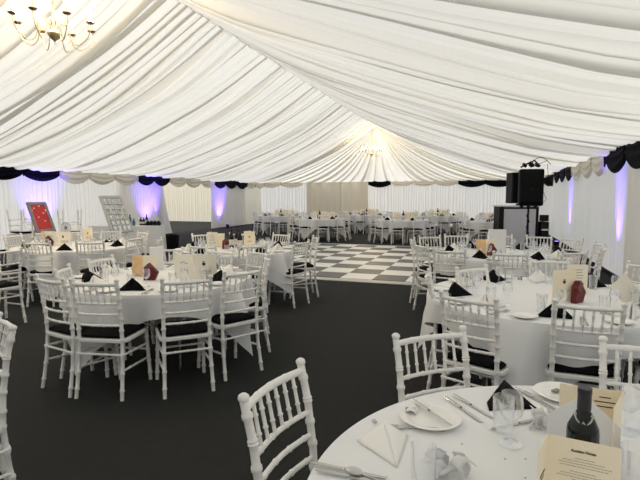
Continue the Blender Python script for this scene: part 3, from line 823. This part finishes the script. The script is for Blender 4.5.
foil(A(556, 394)+Vector((0, 0, .006)), .9, 'small olive foil wrapped chocolate on the rear white plate')
ns = MB().grid(lambda u, v: (.045*(u-.5), .03*(v-.5), .010+.010*math.sin(PI*u)), 6, 3).build('chocolate_cup', 'whitepaper', solid=.002, loc=A(411, 415)+Vector((0, 0, .002)))
tag(ns, 'small white paper cup under the chocolate on the front plate', 'paper cup')
def crumple(loc, s, seed, lab, m='tissue'):
    rd = random.Random(seed); mb = MB()
    for q in range(7):
        ax = Vector((rd.uniform(-1, 1), rd.uniform(-1, 1), rd.uniform(-.4, 1))).normalized(); rot = ax.to_track_quat('Z', 'Y').to_matrix(); c_ = Vector((rd.uniform(-.6, .6)*s, rd.uniform(-.4, .4)*s, s*rd.uniform(.25, .65)))
        k1, k2 = rd.uniform(3, 7), rd.uniform(0, 6)
        def fn(u, v):
            p = Vector(((u-.5)*s*.9, (v-.5)*s*.7, .16*s*math.sin(k1*u+k2)+.12*s*math.sin(5*v+k2)))
            p = rot @ p + c_; return (p.x, p.y, max(.003, p.z))
        mb.grid(fn, 6, 5)
    return tag(mb.build('crumpled_tissue', m, loc=loc, solid=.0012), lab, 'tissue', 'crumpled tissues on the foreground table')
crumple(A(446, 475), .075, 2, 'pale crumpled tissue to the right of the front tumbler')
crumple(A(546, 427), .075, 5, 'pale crumpled tissue between the wine glass and the menu cards')
def gl(P, px, py, lab, cat, k=1.0):
    o = P.put(A(px, py), 0, lab, cat, 'glasses on the foreground table'); o.scale = (k,)*3; return o
gl(P_tb, 423, 487, 'empty straight tumbler at the bottom edge before the crumpled tissue', 'tumbler', 1.0)
gl(P_tb, 503, 431, 'tall straight tumbler before the black napkin', 'tumbler', 1.0)
gl(P_wg, 510, 444, 'short stemmed wine glass before the tall tumbler', 'wine glass', 1.08)
gl(P_wg, 628, 432, 'stemmed wine glass right of the wine bottle', 'wine glass', 1.0)
gl(P_tb, 634, 428, 'straight tumbler right of the wine bottle, near picture edge', 'tumbler', 1.0)
gl(P_tb, 634, 494, 'straight tumbler at the bottom right picture corner', 'tumbler', 1.1)
# wine bottle held in a sleeve of cards
B = at(585, 443, 0)-Vector((0, 0, 0)); dirb = Vector((B.x, B.y)).normalized()
def along(px, D):
    q = at(px, 400, 0); d = Vector((q.x, q.y)); k_ = D/(-d.x*math.sin(yaw)+d.y*math.cos(yaw)); return Vector((d.x*k_, d.y*k_, ZT))
bt = bottle(lab=False, ribbon=True); bt.location = along(584.5, 1.165); bt.rotation_euler = (0, 0, yaw-.52); tag(bt, 'dark wine bottle with white ribbon between menu cards on the foreground table', 'wine bottle')
def leaf_card(name, lab, p, rz, w, h, leaves, m='cream', lean=0):
    k = empty(name, p, rz); k.rotation_euler = (lean, 0, rz); out = []
    for (ox, a, ww) in leaves:
        l = MB().box((ww/2, 0, h/2), (abs(ww), .0014, h)).build('leaf', m, k, smooth=False); l.location = (ox, 0, 0); l.rotation_euler = (0, 0, a); out.append(l)
    tag(k, lab, 'card', 'menu cards on the foreground table'); return k, out
vr = math.atan2(-dirb.x, dirb.y)     # facing the viewer
kb, ls_ = leaf_card('menu_card', 'cream card standing behind the foreground wine bottle', along(589.5, 1.37)-Vector((.08*math.cos(vr), .08*math.sin(vr), 0)), vr+.13, .18, .215, [(0, 0, .165), (.165, math.radians(-108), .15)])
mb = MB()
for q, w_ in enumerate((.05, .09, .07)): mb.box((.12, -.0012, .19-.014*q), (w_*.6, .0006, .003))
mb.build('printing', 'ink', ls_[0], smooth=False)
mb = MB()
for q in range(6): mb.box((-.07+.01*(q % 2), .0012, .17-.022*q), (.04, .0006, .003))
mb2 = MB()
for q in range(6): mb2.box((.07, -.0012, .175-.024*q), (.05, .0006, .004))
mb2.build('printing', 'ink', ls_[1], smooth=False)
wv, _ = leaf_card('folded_paper', 'white folded paper wrapped around the foreground wine bottle', along(584, 1.29), vr, .1, .20, [], 'whitepaper')
for s in (-1, 1):
    pts = [(0, .055, .21), (s*.09, .0, .155), (s*.085, -.05, .0), (0, .0, .0)]
    o = MB().add(pts, [(0, 1, 2, 3)]).build('flap', 'whitepaper', wv, smooth=False, solid=.0015)
kf, lf_ = leaf_card('menu_card', 'cream folded card printed with auction heading before the foreground wine bottle', along(586.5, 1.085)-Vector((.078*math.cos(vr), .078*math.sin(vr), 0)), vr+.05, .175, .195, [(0, 0, .156), (0, math.radians(-98), .11)], 'cream', lean=-.08)
def text(s, size, x, z, par, y=-.0016):
    cu_ = bpy.data.curves.new('lettering', 'FONT'); cu_.body = s; cu_.size = size; cu_.align_x = 'CENTER'; cu_.align_y = 'CENTER'; cu_.extrude = .0002; cu_.offset = .0003
    tmp = bpy.data.objects.new('tmp', cu_); me = bpy.data.meshes.new_from_object(tmp); bpy.data.objects.remove(tmp); me.materials.clear(); me.materials.append(M['ink'])
    o = bpy.data.objects.new('lettering', me); C.objects.link(o); o.parent = par; o.location = (x, y, z); o.rotation_euler = (PI/2, 0, 0); return o
text('Auction Notes', .0088, .078, .168, lf_[0])
mb = MB()
for q, w_ in enumerate((.035, .09, .105, .10, 0, .055, .095, .11, .045, 0, .09, .10, .065)):
    if w_:
        x = -w_/2
        while x < w_/2:
            d = R.uniform(.004, .011); mb.box((.078+x+d/2, -.0012, .150-.0065*q), (d*.8, .0005, .0010)); x += d
mb.build('printing', 'greyframe', lf_[0], smooth=False)
mb = MB().box((.06, .0012, .12), (.055, .0006, .005)).box((.06, .0012, .11), (.04, .0006, .003))
mb.build('printing', 'ink', lf_[1], smooth=False)
for i, (px, py) in enumerate(((505, 459), (525.5, 459), (525.5, 478), (462, 444))):
    q = MB().lathe([(0, 0), (.0022, 0), (.0018, .0014), (0, .0016)], seg=6).build('confetti', 'ink', loc=A(px, py)); tag(q, 'tiny black crumb on the foreground tablecloth before the menu cards', 'crumb', 'black crumbs on the foreground table')
tp = MB().box((0, 0, .004), (.012, .02, .006)).build('place_tag', 'silver', loc=A(374.5, 422), rot=(0, 0, .6), bevel=.001); tag(tp, 'tiny silver clip at the table rim behind the white napkin', 'clip')
# ------------------------------------------------------------------ loudspeaker and DJ booth
sx, sy = .72, 9.55
S = empty('loudspeaker', (sx, sy, 1.37), yaw-.15)
mb = MB().add([(x, y, z) for z in (0, .66) for x, y in ((-.215, -.17), (.215, -.17), (.15, .19), (-.15, .19))], [(3, 2, 1, 0), (4, 5, 6, 7), (0, 1, 5, 4), (1, 2, 6, 5), (2, 3, 7, 6), (3, 0, 4, 7)])
mb.build('cabinet', 'black', S, smooth=False, bevel=.03)
MB().grid(lambda u, v: (-.19+.38*u, -.172-.018*math.sin(PI*u)*math.sin(PI*v)**.3, .035+.59*v), 10, 10).build('grille', 'grille', S, solid=.004)
MB().box((0, -.196, .30), (.07, .004, .05)).build('badge', 'black', S, bevel=.004)
for s in (-1, 1): MB().box((s*.12, 0, -.012), (.05, .06, .025)).build('foot', 'black', S)
MB().lathe([(.03, -.06), (.03, 0), (0, 0)], seg=12).build('pole_socket', 'black', S)
tag(S, 'large black loudspeaker raised on a pole in front of the far right wall', 'loudspeaker')
st = empty('speaker_stand', (sx, sy, 0), .3)
MB().tube([(0, 0, .12), (0, 0, .9), (0, 0, 1.31)], [.022, .022, .017], 12).build('pole', 'black', st)
MB().lathe([(.0, .70), (.035, .70), (.035, .80), (0, .80)], seg=12).build('collar', 'black', st)
MB().tube([(.026*math.cos(k*.9), .026*math.sin(k*.9), 1.28-k*.03) for k in range(36)], .006, 6).build('cable', 'black', st)
for k in range(3):
    a = 2*PI*k/3; MB().tube([(.02*math.cos(a), .02*math.sin(a), .75), (.5*math.cos(a), .5*math.sin(a), .02)], .012, 8).build('leg', 'black', st)
    MB().tube([(.02*math.cos(a), .02*math.sin(a), .2), (.3*math.cos(a), .3*math.sin(a), .33)], .008, 8).build('brace', 'black', st)
tag(st, 'black tripod stand carrying the large loudspeaker', 'stand')
LB = empty('light_bar', (sx, sy, 2.035), yaw-.1)
MB().tube([(-.16, 0, .03), (-.1, 0, .07), (.0, 0, .12), (.08, 0, .15), (.18, .0, .05)], .014, 8).build('bracket', 'black', LB)
for x, a in ((-.1, .5), (.02, -.3), (.12, .2)):
    mb = MB(); mb.box((x, -.02, .05+.02), (.07, .10, .05), mtx=Matrix.Rotation(a, 3, 'Y') @ Matrix.Rotation(.4, 3, 'X')); mb.build('clamp', 'black', LB, bevel=.006)
for k, (a, b) in enumerate((((.05, .15), (.36, .08)), ((.0, .14), (.30, .16)))):
    MB().tube([(a[0]+(b[0]-a[0])*t/10, .01*math.sin(t), a[1]+(b[1]-a[1])*t/10+.09*math.sin(PI*t/10)*(1-k*1.6)) for t in range(11)], .005, 6).build('cable', 'black', LB)
MB().tube([(.30, 0, .1), (.33, .02, -.1), (.24, .03, -.35), (.31, .0, -.55), (.24, 0, -.62)], .004, 6).build('cable', 'black', LB)
tag(LB, 'tangle of black clamps and cables on top of the large loudspeaker', 'clamp bracket')
FL = empty('stage_light', (sx+.27, sy+.12, 1.73), yaw)
mb = MB(); mb.add([(x, y, z) for x, w in ((0, .045), (.10, .105)) for y, z in ((-w, -w), (w, -w), (w, w), (-w, w))], [(0, 3, 2, 1), (4, 5, 6, 7), (0, 1, 5, 4), (1, 2, 6, 5), (2, 3, 7, 6), (3, 0, 4, 7)]); mb.v = [(v[0], v[1], v[2]+.1) for v in mb.v]; mb.build('barn_door_head', 'black', FL, smooth=False)
MB().box((-.06, 0, .1), (.12, .10, .10)).build('housing', 'black', FL, bevel=.01)
MB().tube([(-.06, 0, .06), (-.10, 0, -.0)], .015, 8).build('yoke', 'black', FL)
tag(FL, 'small black flared stage light just right of the loudspeaker', 'stage light')
S2 = empty('loudspeaker', (.575-.02, 9.92, 1.41), yaw+.05)
MB().box((0, 0, .29), (.36, .28, .58)).build('cabinet', 'black', S2, bevel=.02)
MB().box((0, -.145, .29), (.32, .01, .53)).build('grille', 'grille', S2)
tag(S2, 'second black loudspeaker half hidden behind the left edge of the large one', 'loudspeaker')
cb = MB().box((0, .17, 1.385), (.08, .46, .03)).build('crossbar', 'black', st); cb.rotation_euler = (0, 0, .12)
# booth
bc = at(517, 258, 0); BT = empty('dj_booth', (.79, 13.29, 0), yaw-.03)
W_, H_ = .96, 1.28
mb = MB()
for x in (-W_/2+.03, W_/2-.03): mb.box((x, 0, H_/2), (.07 if x > 0 else .12, .06, H_))
mb.box((0, 0, H_-.03), (W_, .06, .05)); mb.box((0, 0, .04), (W_, .06, .08)); mb.build('frame', 'black', BT, smooth=False, bevel=.005)
MB().box((0.02, -.012, H_/2+.01), (W_-.17, .02, H_-.10)).build('front_screen', 'screen', BT, smooth=False)
MB().box((0, .25, H_+.015), (W_+.06, .55, .03)).build('top_shelf', 'silver', BT, smooth=False, bevel=.005)
for s in (-1, 1): MB().box((s*(W_/2-.02), .27, H_/2), (.03, .48, H_)).build('side_panel', 'black', BT, smooth=False)
tag(BT, 'black framed disc jockey booth with pale grey front screen below the loudspeakers', 'booth')
eq = empty('equipment_case', (1.36, 13.6, 0), yaw)
MB().box((0, 0, .45), (.2, .4, .9)).build('body', 'black', eq, bevel=.02)
MB().box((0, -.205, .7), (.2, .02, .04)).build('handle', 'steel', eq)
MB().box((.05, 0, .99), (.16, .2, .16)).build('lid_unit', 'black', eq, bevel=.01)
tag(eq, 'black equipment case standing right of the booth', 'case')
# ------------------------------------------------------------------ easels, upturned chairs, bottle table
def easel_legs(k, h):
    for x in (-.24, .24): MB().tube([(x, -.03, 0), (x*.55, .10, h)], .014, 8).build('leg', 'white', k)
    MB().tube([(0, .55, 0), (0, .12, h*.98)], .014, 8).build('leg', 'white', k)
    MB().box((0, .0, .80), (.52, .06, .03)).build('ledge', 'white', k)
def framed(name, loc, rz, lean, w, h, roll, fmat, pmat, lab):
    k = empty(name, loc); k.rotation_euler = (-lean, roll, rz)
    k.rotation_mode = 'XYZ'
    t = .055
    mb = MB(); mb.box((-w/2+t/2, 0, h/2), (t, .035, h)).box((w/2-t/2, 0, h/2), (t, .035, h)).box((0, 0, t/2), (w-2*t, .035, t)).box((0, 0, h-t/2), (w-2*t, .035, t)); mb.build('frame', fmat, k, smooth=False, bevel=.006)
    MB().box((0, .004, h/2), (w-2*t+.01, .01, h-2*t+.01)).build('panel', pmat, k, smooth=False)
    tag(k, lab, 'picture frame' if pmat == 'redboard' else 'mirror'); return k
rp = Vector((-7.62, 6.66, .89)); mp = Vector((-7.1, 8.02, .80))
rf = framed('picture_board', rp, math.radians(84), .44, .38, .60, 0, 'greyframe', 'redboard', 'red board in a dark grey frame leaning on an easel at left')
mb = MB()
for x, z in ((-.08, .48), (.03, .52), (.07, .38), (-.05, .30), (.05, .22)): mb.box((x, -.003, z), (.028, .004, .022))
mb.build('pinned_note', 'label', rf, smooth=False)
mf = framed('window_mirror', mp, math.radians(77), .46, .52, .84, 0, 'silver', 'mirror', 'silver lattice window mirror leaning on a white easel')
mb = MB()
for i in range(1, 4): mb.box((-.225+.45*i/4, -.008, .41), (.016, .02, .70))
for j in range(1, 6): mb.box((0, -.008, .055+.71*j/6), (.45, .02, .014))
mb.build('lattice', 'silver', mf, smooth=False)
mb = MB()
for x in (-.14, -.03, .08, .18):
    for z in (.10, .22): mb.box((x, -.014, z), (.075, .006, .085))
mb.build('seating_card', 'whitepaper', mf, smooth=False)
for p_, rz_, lab in ((rp, 84, 'white wooden easel under the red board'), (mp, 77, 'white wooden easel under the lattice mirror')):
    k = empty('easel', (p_.x, p_.y, 0), math.radians(rz_)); easel_legs(k, 1.3); 
    for ch in k.children: pass
    tag(k, lab, 'easel', 'easels on the left')
    k.location = Vector((p_.x, p_.y, 0))+Vector((-math.sin(math.radians(rz_)), math.cos(math.radians(rz_)), 0))*.09
def trestle(x, y, rz, L, D, h, lab, lab2, name='trestle_table'):
    t = empty(name, (x, y, 0), rz)
    MB().box((0, 0, h-.03), (L, D, .03)).build('tabletop', 'wood', t, smooth=False)
    for sx_ in (-1, 1):
        for sy_ in (-1, 1): MB().tube([(sx_*(L/2-.15), sy_*(D/2-.06), 0), (sx_*(L/2-.15), sy_*(D/2-.06), h-.045)], .014, 8).build('leg', 'steel', t)
    tag(t, lab, 'table')
    def fn(u, v):
        a = u*4; s_ = int(min(3, a)); f = a-s_; hl, hd = L/2+.012, D/2+.012
        cs_ = [(-hl, -hd), (hl, -hd), (hl, hd), (-hl, hd), (-hl, -hd)]
        px = cs_[s_][0]+(cs_[s_+1][0]-cs_[s_][0])*f; py = cs_[s_][1]+(cs_[s_+1][1]-cs_[s_][1])*f
        if v < .3: k_ = v/.3; return (px*k_, py*k_, h-.010)
        k_ = (v-.3)/.7; w = 1+.03*k_*(1+math.sin(u*90)*.6); return (px*w, py*w, h-.010-(h-.03)*k_)
    o = MB().grid(fn, 120, 10, True).build('tablecloth', 'cloth', loc=(x, y, 0), rot=(0, 0, rz)); tag(o, lab2, 'tablecloth')
trestle(-9.35, 10.75, yaw, 1.8, .7, .76, 'rectangular trestle table by the left wall carrying bottles', 'white floor-length cloth on the rectangular bottle table')
trestle(-8.85, 7.95, yaw, 1.6, .75, .76, 'rectangular trestle table at left under the upturned chairs', 'white floor-length cloth on the table under the upturned chairs')
for (px_, py_, rz_, tilt, lab) in ((-8.45, 7.95, yaw+.3, 0, 'right'), (-9.2, 7.62, yaw+1.2, .0, 'left')):
    o = chairP.put((px_, py_, .756+.495), rz_, f'upturned white chair resting on the rectangular table, {lab} one, legs in the air', 'chair', 'upturned chairs'); 
    o.rotation_euler = (PI, 0, rz_)
    o.location.z = .756+.505
    # seat pad rests on the table, back hangs over the rear edge
    o.location.x += -.16*math.sin(rz_); o.location.y += .16*math.cos(rz_)
def pt(dx, dy): 
    q = Matrix.Rotation(yaw, 2) @ Vector((dx, dy)); return (-9.35+q.x, 10.75+q.y, .752)
tb = bottle('teal', False); tb.location = pt(.12, -.1); tag(tb, 'teal bottle at the left end of the row on the bottle table', 'bottle'); tbP = reg(tb)
for i, (dx, dy) in enumerate(((.17, .02), (.23, -.12))):
    dup(tbP, pt(dx, dy), 0, f'teal bottle on the bottle table, {["just behind", "just right of"][i]} the leftmost one', 'bottle').scale = (1, 1, .62)
for i, dx in enumerate((.36, .44, .52)):
    o = P_bt.put(pt(dx, .05), 0, f'dark wine bottle on the bottle table, {ORD[i]} of the dark ones from left', 'wine bottle', 'dark wine bottles on the bottle table'); o.scale = (1, 1, .7 if i != 2 else 1)
for i in range(4):
    o = MB().box((0, 0, .05), (.085, .1, .10)).box((0, -.02, .115), (.06, .05, .03)).build('black_carton', 'black', loc=pt(.60+.085*i+.01*i, -.05), rot=(0, 0, yaw), bevel=.006)
    tag(o, f'small black carton on the right of the bottle table, {ORD[i]} from left', 'carton', 'small black cartons on the bottle table')
mb = MB().lathe([(0, 0), (.2, 0), (.22, .05), (.24, .42), (.25, .45), (.22, .45), (.2, .06), (0, .06)], seg=20)
bn = mb.build('waste_bin', 'black', loc=(at(171, 250, 0).x, at(171, 250, 0).y, 0)); tag(bn, 'round black bin beside the swept sheer drape', 'bin')
# ------------------------------------------------------------------ chandeliers
def chandelier():
    k = empty('chandelier')
    MB().lathe([(0, -.02), (.012, -.012), (.018, 0), (.05, .02), (.078, .055), (.082, .085), (.06, .115), (.03, .135), (.018, .16), (.022, .19), (.014, .22), (.012, .42), (.022, .45), (.012, .48), (0, .5)], seg=24).build('bowl', 'brass', k)
    MB().tube([(.012*math.cos(t), 0, -.03-.02*math.sin(t)) for t in [2*PI*q/10 for q in range(11)]], .003, 5).build('hook', 'brass', k)
    for q in range(8):
        a = 2*PI*q/8+.2; R_ = .46; hh = 0 if q % 2 else .0
        arm = [(.03, .15), (.10, .24), (.17, .15), (.22, -.01), (.30, -.06), (.39, .0), (.45, .10), (R_, .20+hh)]
        P = []
        for i in range(len(arm)-1):
            p0 = arm[max(0, i-1)]; p1 = arm[i]; p2 = arm[i+1]; p3 = arm[min(len(arm)-1, i+2)]
            for t in (0, .25, .5, .75):
                f = [0.5*((2*p1[c_])+(-p0[c_]+p2[c_])*t+(2*p0[c_]-5*p1[c_]+4*p2[c_]-p3[c_])*t*t+(-p0[c_]+3*p1[c_]-3*p2[c_]+p3[c_])*t**3) for c_ in (0, 1)]
                P.append((f[0]*math.cos(a), f[0]*math.sin(a), f[1]))
        P.append((R_*math.cos(a), R_*math.sin(a), .20+hh))
        ar = MB().tube(P, .0065, 6).build('arm', 'brass', k)
        cx, cy = R_*math.cos(a), R_*math.sin(a)
        MB().lathe([(0, 0), (.03, .003), (.048, .018), (.05, .022), (.02, .02), (0, .02)], (cx, cy, .20+hh), 16).build('drip_cup', 'cup', ar)
        MB().lathe([(.013, .02), (.013, .105), (0, .106)], (cx, cy, .20+hh), 12).build('candle_tube', 'candle', ar)
        MB().lathe([(.008, .105), (.022, .125), (.028, .15), (.020, .18), (.005, .21), (0, .215)], (cx, cy, .20+hh), 12).build('bulb', 'bulb', ar)
    mb = MB()
    for i in range(22):
        z = .52+i*.05
        mb.tube([(.011*math.cos(t)*(1 if i % 2 else 0), .011*math.cos(t)*(0 if i % 2 else 1), z+.03*math.sin(t)) for t in [2*PI*q/8 for q in range(9)]], .003, 4, cap=False)
    mb.build('chain', 'brass', k)
    return k
chP = Proto(chandelier())
for (x, y, lab) in ((XM+.03, 4.87, 'lit cream chandelier with candle bulbs at the upper left picture corner'), (XM, 22.9, 'lit chandelier hanging far away at the end of the ridge')):
    chP.put((x, y, 3.52), .15, lab, 'chandelier', 'lit chandeliers')
    ld = bpy.data.lights.new('chandelier_glow', 'POINT'); ld.energy = 85 if y < 10 else 45; ld.color = (1, .74, .42); ld.shadow_soft_size = .3
    lo = bpy.data.objects.new('chandelier_glow', ld); C.objects.link(lo); lo.location = (x, y, 3.98)
# ------------------------------------------------------------------ daylight outside the tent
w = bpy.data.worlds.new('world'); bpy.context.scene.world = w; w.use_nodes = True
bg = w.node_tree.nodes['Background']; bg.inputs[0].default_value = (.93, .97, 1.0, 1); bg.inputs[1].default_value = .6
sd = bpy.data.lights.new('sun', 'SUN'); sd.energy = 2.6; sd.angle = math.radians(25); sd.color = (1, .97, .92)
so = bpy.data.objects.new('sun', sd); C.objects.link(so); so.rotation_euler = Vector((.40, -.32, -1)).to_track_quat('-Z', 'Y').to_euler(); so.location = (0, 0, 20)
sc = bpy.context.scene
sc.view_settings.view_transform = 'Standard'; sc.view_settings.look = 'None'; sc.view_settings.gamma = 1; sc.view_settings.use_curve_mapping = False
sc.view_settings.exposure = 0.36
sc.cycles.max_bounces = 10; sc.cycles.diffuse_bounces = 6; sc.cycles.transparent_max_bounces = 24; sc.cycles.transmission_bounces = 6
sc.cycles.use_denoising = True
sc.cycles.sample_clamp_indirect = 8
